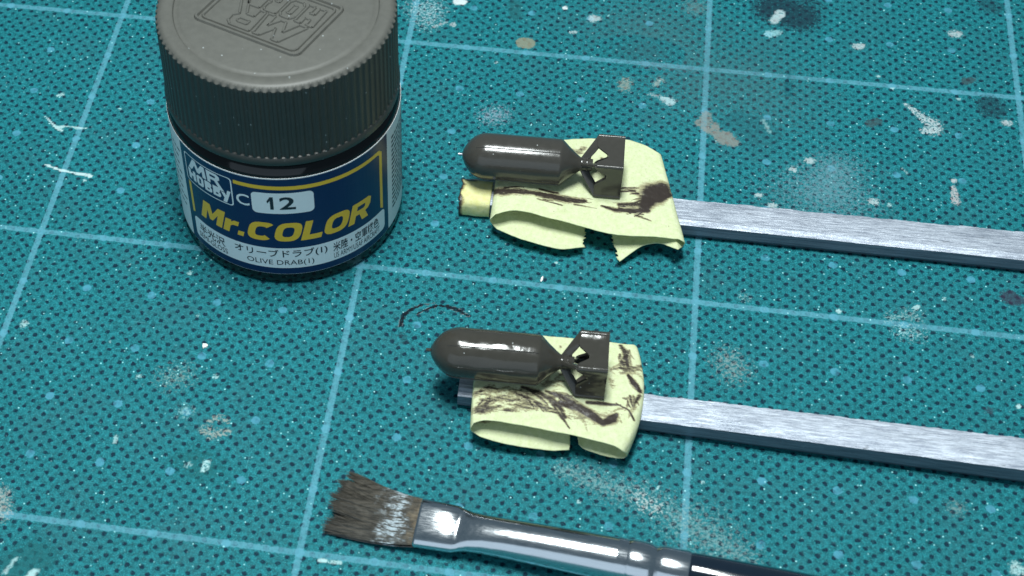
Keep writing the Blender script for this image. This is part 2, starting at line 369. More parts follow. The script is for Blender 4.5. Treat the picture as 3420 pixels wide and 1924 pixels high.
stain([A(1400, 520), A(1450, 560)], 2.6, (.010, .10, .105), .85, 1.0, .6, 1.3); stain([A(1480, 530), A(1460, 575)], .55, SP, .9, 1.0); stain([A(1350, 545)], .7, SP, .6, 1.5)
stain([A(130, 1270), A(240, 1220)], 3.2, (.010, .10, .11), .9, .6, .5); stain([A(30, 1320), A(110, 1220)], .3, SP, .7, .8); stain([A(210, 1340), A(245, 1310)], .5, SP, .9, .5); stain([A(280, 1300), A(295, 1240)], .25, SP, .5, .6)
stain([A(5, 760), A(15, 880)], 1.4, (.45, .46, .42), .7, 1.2, .6); stain([A(2295, 1226), A(2330, 1232)], .35, SP, 1, .5); stain([A(2370, 1240), A(2440, 1246)], .3, SP, .8, .8); stain([A(830, 340), A(822, 380)], .35, SP, .6, .6)
A = crop(1200, 820, 2.147)
stain([A(293, 575), A(318, 500), A(380, 452), A(455, 425), A(530, 415)], [.3, .38, .28, .16, .12], (.004, .008, .014), 1.35, .5, .4)
stain([A(412, 492), A(470, 462), A(560, 430), A(640, 438), A(720, 470), A(785, 508)], [.16, .2, .26, .34, .4, .2], (.004, .008, .014), 1.35, .5, .4)
stain([A(300, 640), A(330, 690)], .6, (.014, .028, .04), .7, .9); stain([A(1415, 125)], .4, SP, .8, .4)
A = crop(2300, 900, 2.3)
stain([A(2470, 215), A(2510, 235), A(2570, 240)], [1.5, 1.2, .5], PU, .9, .4, .3); stain([A(2310, 1085)], .9, PU, .7, .7); stain([A(1155, 320)], .6, SP, .9, .4); stain([A(1735, 300), A(1760, 285)], .4, SP, .8, .5)
stain([A(1560, 380), A(1680, 345), A(1750, 370)], .9, (.35, .55, .55), .6, 1.6, .8); stain([A(1650, 470), A(1740, 490)], 1.3, (.42, .66, .68), .6, 1.5, .8); stain([A(300, 700), A(350, 780)], 2.0, (.32, .40, .38), .6, 1.3, .8); stain([A(2535, 1052)], .55, SP, 1, .3); stain([A(430, 215)], .9, SP, .6, 1.5, .8); stain([A(1965, 230)], .5, SP, .6, .8)
stain([A(2180, 670)], .5, SP, .5, .8)
A = crop(1900, 1560, 2.576)
stain([A(-60, 20), A(120, 90), A(330, 170), A(600, 235), A(740, 320), A(870, 390), A(1000, 480), A(1180, 570), A(1280, 660), A(1480, 760)], [1.2, 1.5, 1.8, 2.0, 2.1, 2.0, 2.8, 2.8, 2.8, 2.0], (.26, .40, .40), .62, 1.2, 1.0)
stain([A(600, 245), A(640, 310), A(760, 350)], 1.1, (.52, .60, .58), .8, 1.4, .7); stain([A(765, 180)], .4, SP, .9, .4); stain([A(1150, 130)], .3, SP, .9, .4); stain([A(85, 300)], .4, SP, .8, .5)
A = crop(2200, 1500, 2.111)
stain([A(2520, 830), A(2530, 850)], [.9, 1.1], SP, .8, .9); stain([A(310, 235)], .35, SP, .8, .5); stain([A(2100, 420)], 1.4, (.30, .40, .38), .5, 1.2, .8)

mesh = bpy.data.meshes.new('cutting_mat')
V = np.stack([gx, gy, np.zeros(gx.shape)], -1).reshape(-1, 3)
ii = (np.arange(nx-1)[:, None]*ny+np.arange(ny-1)[None]).ravel()
Q = np.stack([ii, ii+ny, ii+ny+1, ii+1], 1)
ex = [(-200, -260, 0), (350, -260, 0), (350, 160, 0), (-200, 160, 0), (-200, -260, -3), (350, -260, -3), (350, 160, -3), (-200, 160, -3)]
nb = len(V); c4 = [0, (nx-1)*ny, nx*ny-1, ny-1]
Q2 = [(nb, nb+1, c4[1], c4[0]), (nb+1, nb+2, c4[2], c4[1]), (nb+2, nb+3, c4[3], c4[2]), (nb+3, nb, c4[0], c4[3])]
Q2 += [(nb+4, nb+5, nb+1, nb), (nb+5, nb+6, nb+2, nb+1), (nb+6, nb+7, nb+3, nb+2), (nb+7, nb+4, nb, nb+3), (nb+7, nb+6, nb+5, nb+4)]
V = np.concatenate([V, np.array(ex, float)])*MM; Q = np.concatenate([Q, np.array(Q2)])
mesh.vertices.add(len(V)); mesh.vertices.foreach_set('co', V.astype(np.float32).ravel())
mesh.loops.add(Q.size); mesh.loops.foreach_set('vertex_index', Q.astype(np.int32).ravel())
mesh.polygons.add(len(Q)); mesh.polygons.foreach_set('loop_start', np.arange(0, Q.size, 4, dtype=np.int32))
mesh.update(calc_edges=True); mesh.validate()
mesh.materials.append(M['mat'])
mato = bpy.data.objects.new('cutting_mat', mesh); COL.objects.link(mato)
z8 = np.zeros(8)
attr(mato, 'stain_amount', np.concatenate([amt.ravel(), z8])); attr(mato, 'stain_grain', np.concatenate([grain.ravel(), z8])); attr(mato, 'stain_opacity', np.concatenate([opac.ravel(), z8]))
cattr(mato, 'stain_colour', np.concatenate([scol.reshape(-1, 3), np.full((8, 3), .5)]))
tag(mato, 'teal green cutting mat with pale grid lines and dark dots under everything', 'cutting mat')

# ================================================================ paint jar
JX, JY = 37.35, -38.2
jar = thing('paint_jar', 'small round paint jar with ribbed grey cap and navy label', 'paint jar', (JX, JY, 0))
def lathe(prof, n=96, rad=None):
    rows = []
    for (r, z) in prof:
        rows.append([(( r if rad is None else rad(r, z, 2*math.pi*j/n))*math.sin(2*math.pi*j/n), -(r if rad is None else rad(r, z, 2*math.pi*j/n))*math.cos(2*math.pi*j/n), z) for j in range(n)])
    return rows
b = MB(); b.grid(lathe([(.01, .9), (14, .7), (15.2, 0), (16.35, .02), (16.75, .22), (16.95, .7), (17.0, 1.6), (17.0, 22.9), (16.75, 23.7), (16.1, 24.5), (15.2, 25.0), (14.6, 26.2), (.01, 26.2)], 128), close_v=True)
b.build('glass_body', M['glass'], jar)
# ribbed cap
NR = 92; NT_ = NR*6
def ribr(r, z, th):
    if r > 16.3 and 26.9 < z < 39.6:
        u = (th*NR/(2*math.pi)) % 1.0
        return r + .24*(min(1.0, max(0.0, 2.2*(1-abs(2*u-1))-.55))-.5)
    return r
prof = [(14.9, 25.45), (16.55, 25.42), (16.92, 25.55), (17.0, 26.0), (16.95, 26.55), (16.8, 26.85), (16.72, 26.95), (16.68, 27.4), (16.64, 32), (16.6, 38.8), (16.58, 39.3), (16.35, 39.62), (16.05, 39.86), (15.7, 39.94),
        (14.55, 39.94), (14.3, 39.86), (14.15, 39.60), (13.75, 39.56), (13.5, 39.66), (13.2, 39.70), (.01, 39.72)]
b = MB(); b.grid(lathe(prof, NT_, ribr), close_v=True)
cap = b.build('cap', M['cap'], jar, angle=28)
cap.data.materials.append(M['lid'])                     # lid face coloured lighter than the ribbed skirt, overhead light painted in
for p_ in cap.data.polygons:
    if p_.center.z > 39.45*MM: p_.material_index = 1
# raised emblem on the lid and printed emblem on the label share these outlines
LOGO = dict(
 M=([(.5, 3.05), (1.9, 5.7), (2.65, 5.7), (3.25, 4.35), (4.1, 5.7), (4.85, 5.7), (5.15, 3.05), (4.3, 3.05), (4.2, 4.35), (3.45, 3.3), (2.85, 3.3), (2.3, 4.5), (1.45, 3.05)], []),
 R=([(5.45, 3.05), (5.3, 5.7), (7.6, 5.7), (8.15, 5.3), (8.2, 4.6), (7.7, 4.2), (8.95, 2.3), (8.1, 2.3), (7.0, 3.95), (6.15, 3.95), (6.15, 3.05)], [(6.1, 5.1), (7.2, 5.1), (7.4, 4.9), (7.2, 4.6), (6.1, 4.6)]),
 H=([(.35, .5), (.2, 2.8), (.95, 2.8), (1.0, 2.05), (1.6, 2.05), (1.6, 2.8), (2.3, 2.8), (2.35, .5), (1.6, .5), (1.6, 1.35), (1.05, 1.35), (1.1, .5)], []),
 O=([(2.6, .9), (2.55, 2.4), (2.95, 2.8), (3.95, 2.8), (4.3, 2.4), (4.3, .9), (3.95, .5), (2.95, .5)], [(3.2, 1.1), (3.2, 2.2), (3.7, 2.2), (3.7, 1.1)]),
 B=([(4.6, .5), (4.6, 2.8), (5.85, 2.8), (6.15, 2.5), (6.15, 1.95), (5.95, 1.7), (6.25, 1.4), (6.25, .8), (5.95, .5)], [(5.2, 1.0), (5.7, 1.0), (5.7, 1.4), (5.2, 1.4)]),
 B2=([(6.5, .5), (6.5, 2.8), (7.75, 2.8), (8.05, 2.5), (8.05, 1.95), (7.85, 1.7), (8.15, 1.4), (8.15, .8), (7.85, .5)], [(7.1, 1.0), (7.6, 1.0), (7.6, 1.4), (7.1, 1.4)]),
 Y=([(8.25, 2.15), (9.0, 2.15), (9.25, 1.6), (9.55, 2.85), (10.25, 2.85), (9.25, -.1), (8.5, -.1), (8.85, .9)], []))
cf = [F(x, y, 40)[:2] for x, y in ((487, 40), (745, 138), (865, 18))]       # three corners of the raised frame
org = cf[1]-np.array([JX, JY]); ax = cf[0]-cf[1]; ay = cf[2]-cf[1]          # logo is upside down: its top right corner lies nearest
def lid(u, v, z): p = org+ax*(1-u)+ay*(1-v); return None
def lidp(u, v, z=39.72):                       # u 0..1 left to right of the logo, v 0..1 bottom to top
    p = org+ax*u+ay*(1-v); return (p[0], p[1], z)
ridge = MB()
def loop_ridge(poly, r=.33, dz=0):
    P = [np.array(lidp(*q)) for q in poly]; n = len(P)
    for i in range(n):
        ridge.tube([P[i]+[0, 0, dz], P[(i+1) % n]+[0, 0, dz]], r, 6)
def rrect(u0, v0, u1, v1, ru, rv, n=5):
    out = []
    for cx_, cy_, a0 in ((u1-ru, v1-rv, 0), (u0+ru, v1-rv, 90), (u0+ru, v0+rv, 180), (u1-ru, v0+rv, 270)):
        for k in range(n+1):
            a = math.radians(a0+90*k/n); out.append((cx_+ru*math.cos(a), cy_+rv*math.sin(a)))
    return out
loop_ridge(rrect(0, 0, 1, 1, .05, .07), .33); loop_ridge(rrect(.045, .06, .955, .94, .04, .055), .24)
for k, (o_, h_) in LOGO.items():
    loop_ridge([((x+.9)/12.2, (y+.55)/7.0) for x, y in o_], .22)
    if h_: loop_ridge([((x+.9)/12.2, (y+.55)/7.0) for x, y in h_], .18)
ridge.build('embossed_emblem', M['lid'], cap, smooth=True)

# paper label with its print, laid round the glass
RL = 17.08
def cylmap(u, z, r): th = u/RL; return (r*math.sin(th), -r*math.cos(th), z)
def wrap(bm, r):
    """bend a flat outline (x = way round in mm, y = height) round the jar"""
    x0_ = min(v.co.x for v in bm.verts); x1_ = max(v.co.x for v in bm.verts)
    for k in range(int(math.floor(x0_/.7)), int(math.ceil(x1_/.7))+1):
        bmesh.ops.bisect_plane(bm, geom=bm.verts[:]+bm.edges[:]+bm.faces[:], plane_co=(k*.7, 0, 0), plane_no=(1, 0, 0))
    for v in bm.verts: v.co = Vector(cylmap(v.co.x, v.co.y, r))*MM
def bmobj(bm, name, mat, parent):
    bmesh.ops.recalc_face_normals(bm, faces=bm.faces)
    me = bpy.data.meshes.new(name); bm.to_mesh(me); bm.free(); me.materials.append(mat)
    o = bpy.data.objects.new(name, me); COL.objects.link(o); o.parent = parent; return o
def fill(bm, outer, holes=()):
    loops = [outer]+[h for h in holes if h]
    tri = geometry.tessellate_polygon([[Vector((x, y, 0)) for x, y in l] for l in loops])
    vs = [bm.verts.new((x, y, 0)) for l in loops for x, y in l]
    for t in tri:
        try: bm.faces.new([vs[i] for i in t])
        except ValueError: pass
def flat_print(name, shapes, mat, lift, parent):
    bm = bmesh.new()
    for s in shapes: fill(bm, *s) if isinstance(s, tuple) else fill(bm, s)
    wrap(bm, RL+lift); return bmobj(bm, name, mat, parent)
def text_print(name, body, u0, u1, z0, z1, mat, lift, parent, bold=0.0, shear=0.0, res=3):
    c = bpy.data.curves.new('t', 'FONT'); c.body = body; c.offset = bold; c.shear = shear; c.resolution_u = res; c.fill_mode = 'FRONT'
    o = bpy.data.objects.new('t', c); COL.objects.link(o)
    dg = bpy.context.evaluated_depsgraph_get(); me = bpy.data.meshes.new_from_object(o.evaluated_get(dg))
    bpy.data.objects.remove(o); bm = bmesh.new(); bm.from_mesh(me); bpy.data.meshes.remove(me)
    xs = [v.co.x for v in bm.verts]; ys = [v.co.y for v in bm.verts]
    sx = (u1-u0)/(max(xs)-min(xs)); sy = (z1-z0)/(max(ys)-min(ys)); mx, my = min(xs), min(ys)
    for v in bm.verts: v.co = Vector((u0+(v.co.x-mx)*sx, z0+(v.co.y-my)*sy, 0))
    wrap(bm, RL+lift); return bmobj(bm, name, mat, parent)
b = MB(); th = np.linspace(math.radians(-160), math.radians(172), 120)
b.grid([[(r*math.sin(t), -r*math.cos(t), z) for t in th] for r, z in ((17.01, 2.45), (RL, 2.45), (RL, 23.1), (17.01, 23.1))])
label = b.build('paper_label', M['paper'], jar)
def rr(u0, z0, u1, z1, r): return rrect(u0, z0, u1, z1, r, r)
flat_print('navy_panel', [[(-14.75, 2.5), (20.85, 2.5), (20.85, 22.93), (-14.75, 22.93)]], M['navy'], .012, label)
flat_print('gold_border', [[(-4.2, 20.95), (18.4, 20.5), (18.75, 20.2), (18.75, 9.1), (19.4, 8.55), (19.4, 20.5), (18.75, 21.2), (18.4, 21.25), (-4.2, 21.7)],
                           [(-13.55, 8.95), (-13.55, 15.7), (-12.95, 15.65), (-12.95, 9.25)]], M['gold'], .025, label)
lb_o = rr(-13.75, 15.95, -4.5, 21.75, .6); lb_i = rr(-13.55, 16.12, -4.7, 21.58, .5)
flat_print('emblem_frame', [(lb_o, [lb_i])], M['white'], .025, label)
flat_print('emblem', [([(-13.3+x*.83, 16.35+y*.88) for x, y in o_], [[(-13.3+x*.83, 16.35+y*.88) for x, y in h_]] if h_ else []) for o_, h_ in LOGO.values()], M['white'], .025, label)
flat_print('number_plate', [rr(-1.65, 15.85, 7.3, 20.15, .75)], M['white'], .025, label)
flat_print('name_strip', [rr(-13.4, 3.85, 19.75, 8.3, .8)], M['white'], .025, label)
text_print('series_letter', 'C', -4.0, -2.0, 16.9, 19.2, M['white'], .028, label, bold=.012)
text_print('colour_digit', '2', 2.35, 4.65, 16.75, 19.35, M['ink'], .045, label, bold=.02)
flat_print('colour_digit', [[(.55, 18.45), (1.05, 19.35), (1.5, 19.35), (1.5, 16.75), (1.0, 16.75), (1.0, 18.55), (.62, 18.0)]], M['ink'], .045, label)
# heavy slanted name lettering
def ring(w, h, t, a0=0, a1=360, n=28, p=3.0):
    def se(a, rw, rh):
        c, s_ = math.cos(a), math.sin(a); return (w/2+rw*math.copysign(abs(c)**(2/p), c), h/2+rh*math.copysign(abs(s_)**(2/p), s_))
    A_ = [math.radians(a0+(a1-a0)*k/n) for k in range(n+1)]
    return [se(a, w/2, h/2) for a in A_], [se(a, w/2-t[0], h/2-t[1]) for a in A_]
def glyphs():
    out = []; x = 0
    def put(outer, holes, adv):
        nonlocal x
        out.append(([(x+a, c) for a, c in outer], [[(x+a, c) for a, c in h] for h in holes])); x += adv
    put([(0, 0), (0, 1), (.42, 1), (.66, .52), (.90, 1), (1.30, 1), (1.30, 0), (.96, 0), (.96, .58), (.74, .14), (.56, .14), (.33, .58), (.33, 0)], [], 1.38)
    put([(0, 0), (0, .72), (.31, .72), (.31, .62), (.44, .72), (.70, .72), (.70, .47), (.45, .47), (.33, .38), (.33, 0)], [], .76)
    put([(0, 0), (0, .25), (.30, .25), (.30, 0)], [], .44)
    o_, i_ = ring(1.2, 1, (.34, .24), 42, 318); put(o_+i_[::-1], [], 1.26)
    o_, i_ = ring(1.2, 1, (.34, .24)); put(o_[:-1], [i_[:-1]], 1.28)
    put([(0, 0), (0, 1), (.34, 1), (.34, .26), (.95, .26), (.95, 0)], [], 1.02)
    o_, i_ = ring(1.2, 1, (.34, .24)); put(o_[:-1], [i_[:-1]], 1.28)
    put([(0, 0), (0, 1), (.95, 1), (1.12, .9), (1.15, .6), (1.05, .44), (.88, .38), (1.16, 0), (.78, 0), (.54, .36), (.34, .36), (.34, 0)], [[(.34, .58), (.74, .58), (.80, .64), (.80, .72), (.74, .78), (.34, .78)]], 1.18)
    return out, x
gl, gw = glyphs(); k = (16.1+11.3)/gw
shp = []
for o_, hs in gl:
    def T(q): return (-11.35+q[0]*k+q[1]*.95, 9.85+q[1]*4.0)
    shp.append(([T(q) for q in o_], [[T(q) for q in h] for h in hs]))
flat_print('name_lettering', shp, M['gold'], .025, label)
text_print('katakana_name', 'オリーブドラブ(1)', -5.3, 8.8, 6.0, 7.95, M['ink'], .045, label, bold=.012)
text_print('colour_name', 'OLIVE DRAB(1)', -3.4, 6.7, 4.25, 5.65, M['ink'], .045, label)
text_print('gloss_kanji', '半光沢', -12.2, -7.0, 5.65, 7.6, M['ink'], .045, label, bold=.01)
text_print('gloss_note', 'SEMI-GLOSS', -12.6, -6.7, 4.3, 5.4, M['ink'], .045, label)
text_print('use_kanji', '米陸・空軍機色', 9.7, 18.2, 5.75, 7.75, M['ink'], .045, label, bold=.012)
text_print('use_note', 'US ARMY/USAF AIRCRAFT', 9.75, 18.4, 4.3, 5.45, M['ink'], .045, label)
sm = []
for i in range(17):                                   # unreadable small print on the side of the label
    z = 20.6-i*.92; u = 22.3
    while u < 32:
        w_ = random.uniform(.5, 1.6); sm.append([(u, z-.22), (u+w_, z-.22), (u+w_, z+.2), (u, z+.2)]); u += w_+.22
for i in range(8):
    z = 20-i*1.7; u = -22
    while u < -16.2:
        w_ = random.uniform(.4, 1.2); sm.append([(u, z-.15), (u+w_, z-.15), (u+w_, z+.15), (u, z+.15)]); u += w_+.3
o = flat_print('small_print', sm, M['ink'], .02, label); o['kind'] = 'stuff'

# ================================================================ painted sticks
def bar(name, label_, xa, xb, ya, yb, wa, wb, ha, hb, chf, mat=None):
    """stick along x from (xa,ya) to (xb,yb); the y given is the rear top edge; w = width, h = height"""
    base = (xa, ya, 0); m = MB(); n = 300; rows = []
    for i in range(n+1):
        t = i/n; x = xa+(xb-xa)*t; y = ya+(yb-ya)*t; w = wa+(wb-wa)*t; h = ha+(hb-ha)*t
        j = lambda s, k: s*(mnoise.noise(Vector((x*.35, k*7.3, ya)))+.8*mnoise.noise(Vector((x*1.7, k*3.1, yb))))
        c = chf*(.8+.4*t)
        sec = [(y+j(.14, 1), h+j(.05, 2)), (y-w*.45+j(.06, 3), h+.05+j(.05, 4)), (y-w+c*1.0+j(.10, 5), h+j(.03, 6)), (y-w+j(.05, 7), h-c*.42+j(.04, 8)), (y-w-.05, h*.32), (y-w+h*.16, .0), (y-h*.10, 0), (y+.05, h*.3), (y+.05, h*.8)]
        rows.append([(x, *q) for q in sec])
    m.grid(rows, close_v=True); m.fan(rows[0], True); m.fan(rows[-1])
    m.f = [q for q in m.f]; o = m.build(name, M['bar'], None, base, angle=12, fix=False)
    bm = bmesh.new(); bm.from_mesh(o.data); bmesh.ops.recalc_face_normals(bm, faces=bm.faces); bm.to_mesh(o.data); bm.free()
    o.data.materials.append(M['barside'])               # lamp brightness on upper faces and shade on sides, put into the colours
    for i_, p_ in enumerate(o.data.polygons): p_.material_index = 0 if (i_ < n*9 and i_ % 9 in (0, 1, 2)) else 1
    return o
s1 = bar('stick', '', 63.7, 205, -32.9, -32.3, 4.75, 5.6, 3.15, 3.5, .9)
tag(s1, 'silver grey stick behind, its tip wrapped in yellow tape beside the paint jar', 'stick', 'painted sticks holding the model bombs')
s2 = bar('stick', '', 67.7, 205, -70.15, -71.7, 3.7, 5.6, 3.4, 5.2, 1.45)
tag(s2, 'silver grey stick nearer the brush, with a bare tip and a bright front edge', 'stick', 'painted sticks holding the model bombs')

# ================================================================ masking tape loops
def resample(P, n):
    P = np.asarray(P, float); d = np.concatenate([[0], np.cumsum(np.linalg.norm(np.diff(P, axis=0), axis=1))]); d /= d[-1]
    # Catmull-Rom through the points for a soft paper curve
    T = np.linspace(0, 1, n); out = np.zeros((n, 3))
    m = np.gradient(P, d, axis=0)
    idx = np.clip(np.searchsorted(d, T, 'right')-1, 0, len(d)-2)
    h = d[idx+1]-d[idx]; t = (T-d[idx])/h
    h00, h10, h01, h11 = 2*t**3-3*t**2+1, t**3-2*t**2+t, -2*t**3+3*t**2, t**3-t**2
    for c in range(3): out[:, c] = h00*P[idx, c]+h10*h*m[idx, c]+h01*P[idx+1, c]+h11*h*m[idx+1, c]
    return out
def piece(keys, n):
    """keys = runs of points; each run gets a fixed share of samples so that the edges of the profiles match"""
    return np.concatenate([resample(k, m_)[(0 if i == 0 else 1):] for i, (k, m_) in enumerate(zip(keys, n))])
def tape(name, profiles, ts, shares, base, nt=70, torn=None):
    rows = [piece(p, shares) for p in profiles]; ns = len(rows[0])
    P = np.zeros((nt, ns, 3)); T = np.linspace(0, 1, nt)
    for s_ in range(ns):
        for c in range(3):
            pts = np.array([r[s_, c] for r in rows])
            P[:, s_, c] = np.interp(T, ts, pts) if len(ts) == 2 else np.polyval(np.polyfit(ts, pts, 2), T)
    for i in range(nt):
        for s_ in range(ns):
            x, y, z = P[i, s_]; P[i, s_, 2] += (.16 if i < nt-2 else .12)*mnoise.noise(Vector((x*.35, y*.35, z*.5)))+.05*mnoise.noise(Vector((x*1.4, y*1.4, z)))
    if torn is not None:
        for e, sg in ((0, 1), (ns-1, -1)):
            for i in range(nt):
                a = torn*(random.random()-.25)*(1 if i % 2 else .5)
                P[i, e, 0] += sg*a; P[i, e, 1] += .2*a
    m = MB(); m.grid(P); o = m.build(name, M['tape'], None, base, fix=False, angle=180, solid=.13)
    return o, P
def paint_on(o, P, strokes, base=None, top_only=2.6):
    n = P.reshape(-1, 3); am = np.zeros(len(n)); gr = np.full(len(n), .9)
    for pts, r, a, g in strokes:
        pts = [np.asarray(p)[:2] for p in pts]; rs = r if hasattr(r, '__len__') else [r]*len(pts)
        if len(pts) == 1: pts = pts*2; rs = [rs[0]]*2
        for (q0, q1, ra, rb) in zip(pts[:-1], pts[1:], rs[:-1], rs[1:]):
            d = q1-q0; L = max(d@d, 1e-9); t = np.clip(((n[:, 0]-q0[0])*d[0]+(n[:, 1]-q0[1])*d[1])/L, 0, 1)
            D = np.hypot(n[:, 0]-q0[0]-t*d[0], n[:, 1]-q0[1]-t*d[1]); rr_ = ra+(rb-ra)*t
            v = a*np.clip(1.25-.75*D/rr_, 0, 1); v[n[:, 2] < top_only] = 0
            k_ = v > am; am[k_] = v[k_]; gr[k_] = g
    attr(o, 'paint_amount', am); attr(o, 'paint_grain', gr*1.7)

# -- rear loop
f = lambda x, y, z: tuple(F(x, y, z))
front1 = [[f(1466, 622, 1.85), f(1418, 627, 1.95), f(1350, 613, 2.05), f(1290, 594, 2.35), f(1250, 576, 2.05)],
          [f(1250, 576, 2.05), f(1237, 562, 2.55), f(1236, 549, 4.30), f(1246, 540, 4.80)],
          [f(1246, 540, 4.80), f(1290, 529, 5.30), f(1330, 534, 5.20), f(1380, 548, 5.00), f(1430, 560, 4.80), f(1480, 575, 4.50), f(1540, 589, 4.50), f(1600, 594, 4.60), f(1660, 597, 4.60), f(1708, 601, 4.50)],
          [f(1708, 601, 4.50), f(1719, 607, 4.20), f(1720, 617, 2.45), f(1706, 628, 3.80)],
          [f(1706, 628, 3.80), f(1650, 612, 2.55), f(1618, 618, 2.25), f(1592, 634, 1.85), f(1558, 659, 1.25)]]
back1 = [[f(1478, 380, 3.25), f(1430, 380, 3.25), f(1370, 375, 3.25), f(1310, 372, 3.3), f(1275, 372, 3.5)],
         [f(1275, 372, 3.5), f(1264, 366, 3.8), f(1262, 358, 4.2), f(1268, 350, 4.5)],
         [f(1268, 350, 4.5), f(1290, 346, 4.7), f(1330, 347, 4.9), f(1365, 353, 4.6), f(1420, 352, 4.5), f(1470, 350, 4.5), f(1530, 350, 4.6), f(1580, 353, 4.7), f(1625, 366, 4.6), f(1655, 384, 4.5)],
         [f(1655, 384, 4.5), f(1662, 390, 4.2), f(1662, 396, 3.8), f(1650, 398, 3.4)],
         [f(1650, 398, 3.4), f(1610, 396, 3.3), f(1570, 390, 3.3), f(1530, 385, 3.3), f(1490, 382, 3.25)]]
Z = crop(1450, 400, 2.787); zz = 4.7
t1, P1 = tape('masking_tape', [back1, front1], [0, 1], (50, 16, 170, 16, 60), (80, -35, 3.2), nt=110, torn=.62)
z1 = lambda a, b: Z(a, b, zz)
random.seed(11); fine1 = []
for _ in range(30):                                     # dry brush trails off the heavy dabs
    x, y, a = random.choice([(1900, 760, 172), (1900, 650, 180), (1880, 800, 170), (1960, 830, 160), (600, 670, 4), (1000, 720, 6), (1250, 750, 5), (1700, 820, 8)])
    x += random.uniform(-40, 60); y += random.uniform(-30, 40); a = math.radians(a+random.gauss(0, 5)); L_ = random.uniform(80, 230)
    fine1.append(([z1(x, y), z1(x+L_*math.cos(a), y+L_*math.sin(a))], [random.uniform(.15, .3), .08], random.uniform(.6, .95), .8))
paint_on(t1, P1, fine1+[
    ([z1(560, 660), z1(640, 675), z1(760, 690), z1(950, 700)], [.75, .95, .7, .5], .88, .9), ([z1(950, 710), z1(1100, 725), z1(1250, 745), z1(1400, 755)], [.5, .85, .85, .4], .86, .95),
    ([z1(960, 755), z1(1190, 805)], .16, .8, .6), ([z1(980, 660), z1(1150, 690)], .25, .8, .5),
    ([z1(2030, 680), z1(2120, 640)], [1.9, 1.6], 1.0, .55), ([z1(2000, 740), z1(1960, 800)], [1.7, 1.2], 1.0, .6), ([z1(2090, 720), z1(2180, 690)], [1.4, .7], 1.0, .7),
    ([z1(1900, 640), z1(1740, 640)], [.35, .2], .62, .9), ([z1(1930, 790), z1(1720, 790)], [.7, .35], .8, .9), ([z1(1560, 800), z1(1700, 840), z1(1850, 845), z1(1990, 850)], [.25, .5, .6, .5], .85, .8),
    ([z1(1880, 890), z1(2020, 940)], [.35, .12], .72, .9), ([z1(1230, 260), z1(1330, 300), z1(1400, 260)], [.5, .8, .5], .55, 1.2), ([z1(1560, 360), z1(1600, 380)], .35, .6, .9),
    ([z1(2185, 990)], .12, .8, .3), ([z1(1112, 866)], .12, .8, .3)])
tag(t1, 'yellow masking tape loop with a jagged torn flap, under the bomb nearer the jar', 'tape', 'loops of masking tape under the bombs')
# -- tape wrapped round the tip of the rear stick
m = MB(); rows = []
for i in range(26):
    x = 63.35+i*.19+.0; rows.append([])
    for j in range(40):
        a = 2*math.pi*j/40; c, s_ = math.cos(a), math.sin(a)
        px = math.copysign(abs(c)**.55, c)*2.68; pz = math.copysign(abs(s_)**.55, s_)*1.86
        wz = .10*mnoise.noise(Vector((x*.8, c*2, s_*2)))
        xx = x+(.30*mnoise.noise(Vector((c*3, s_*3, 5))) if i == 0 else 0)
        rows[-1].append((xx, -35.45+px+wz, 1.72+pz+wz))
m.grid(rows, close_v=True)
tw = m.build('tape_wrap', M['tape2'], None, (65, -35.4, 0), solid=.12, angle=180)
vs = np.array([v.co for v in tw.data.vertices])/MM+np.array([65, -35.4, 0])
am = np.clip(1.1-(vs[:, 0]-63.3)/(.75+.5*np.sin(vs[:, 1]*2.3)), 0, 1)*.95
am = np.maximum(am, np.clip(1.25-np.hypot((vs[:, 0]-64.6)/1.5, (vs[:, 1]+33.1)/.8), 0, 1)*.95)
attr(tw, 'paint_amount', am); attr(tw, 'paint_grain', np.full(len(vs), 1.1))
tag(tw, 'short yellow tape wrap round the paint smeared tip of the rear stick', 'tape')

# -- front loop
Z2 = crop(1350, 1040, 2.683)
g = lambda a, b, z: tuple(Z2(a, b, z))
front2 = [[g(1478, 1243, 1.80), g(1350, 1246, 1.80), g(1180, 1233, 1.90), g(1000, 1205, 2.00), g(820, 1168, 2.20), g(680, 1122, 2.60)],
          [g(680, 1122, 2.60), g(612, 1078, 2.50), g(600, 1040, 4.20), g(622, 1003, 4.80)],
          [g(622, 1003, 4.80), g(700, 979, 5.10), g(820, 985, 5.10), g(1000, 1014, 5.00), g(1200, 1050, 4.90), g(1400, 1090, 4.80), g(1500, 1110, 4.70), g(1600, 1133, 4.70), g(1760, 1170, 4.70), g(1880, 1205, 4.60)],
          [g(1880, 1205, 4.60), g(1950, 1248, 4.20), g(1985, 1305, 2.10), g(1965, 1318, 2.20)],
          [g(1965, 1318, 2.20), g(1900, 1316, 1.90), g(1800, 1296, 1.80), g(1690, 1264, 1.80), g(1600, 1226, 2.00), g(1566, 1188, 2.50)]]
back2 = [[g(1490, 330, 3.5), g(1350, 320, 3.5), g(1180, 310, 3.5), g(1000, 300, 3.5), g(850, 290, 3.5), g(730, 285, 3.6)],
         [g(730, 285, 3.6), g(690, 270, 3.8), g(680, 250, 4.2), g(690, 225, 4.7)],
         [g(690, 225, 4.7), g(800, 205, 4.9), g(950, 205, 4.9), g(1100, 210, 4.9), g(1250, 224, 4.9), g(1400, 236, 4.8), g(1520, 246, 4.8), g(1660, 258, 4.8), g(1850, 277, 4.7), g(2020, 296, 4.6)],
         [g(2020, 296, 4.6), g(2070, 308, 4.3), g(2085, 335, 3.9), g(2070, 350, 3.6)],
         [g(2070, 350, 3.6), g(1960, 350, 3.5), g(1820, 345, 3.5), g(1700, 340, 3.5), g(1600, 335, 3.5), g(1510, 330, 3.5)]]
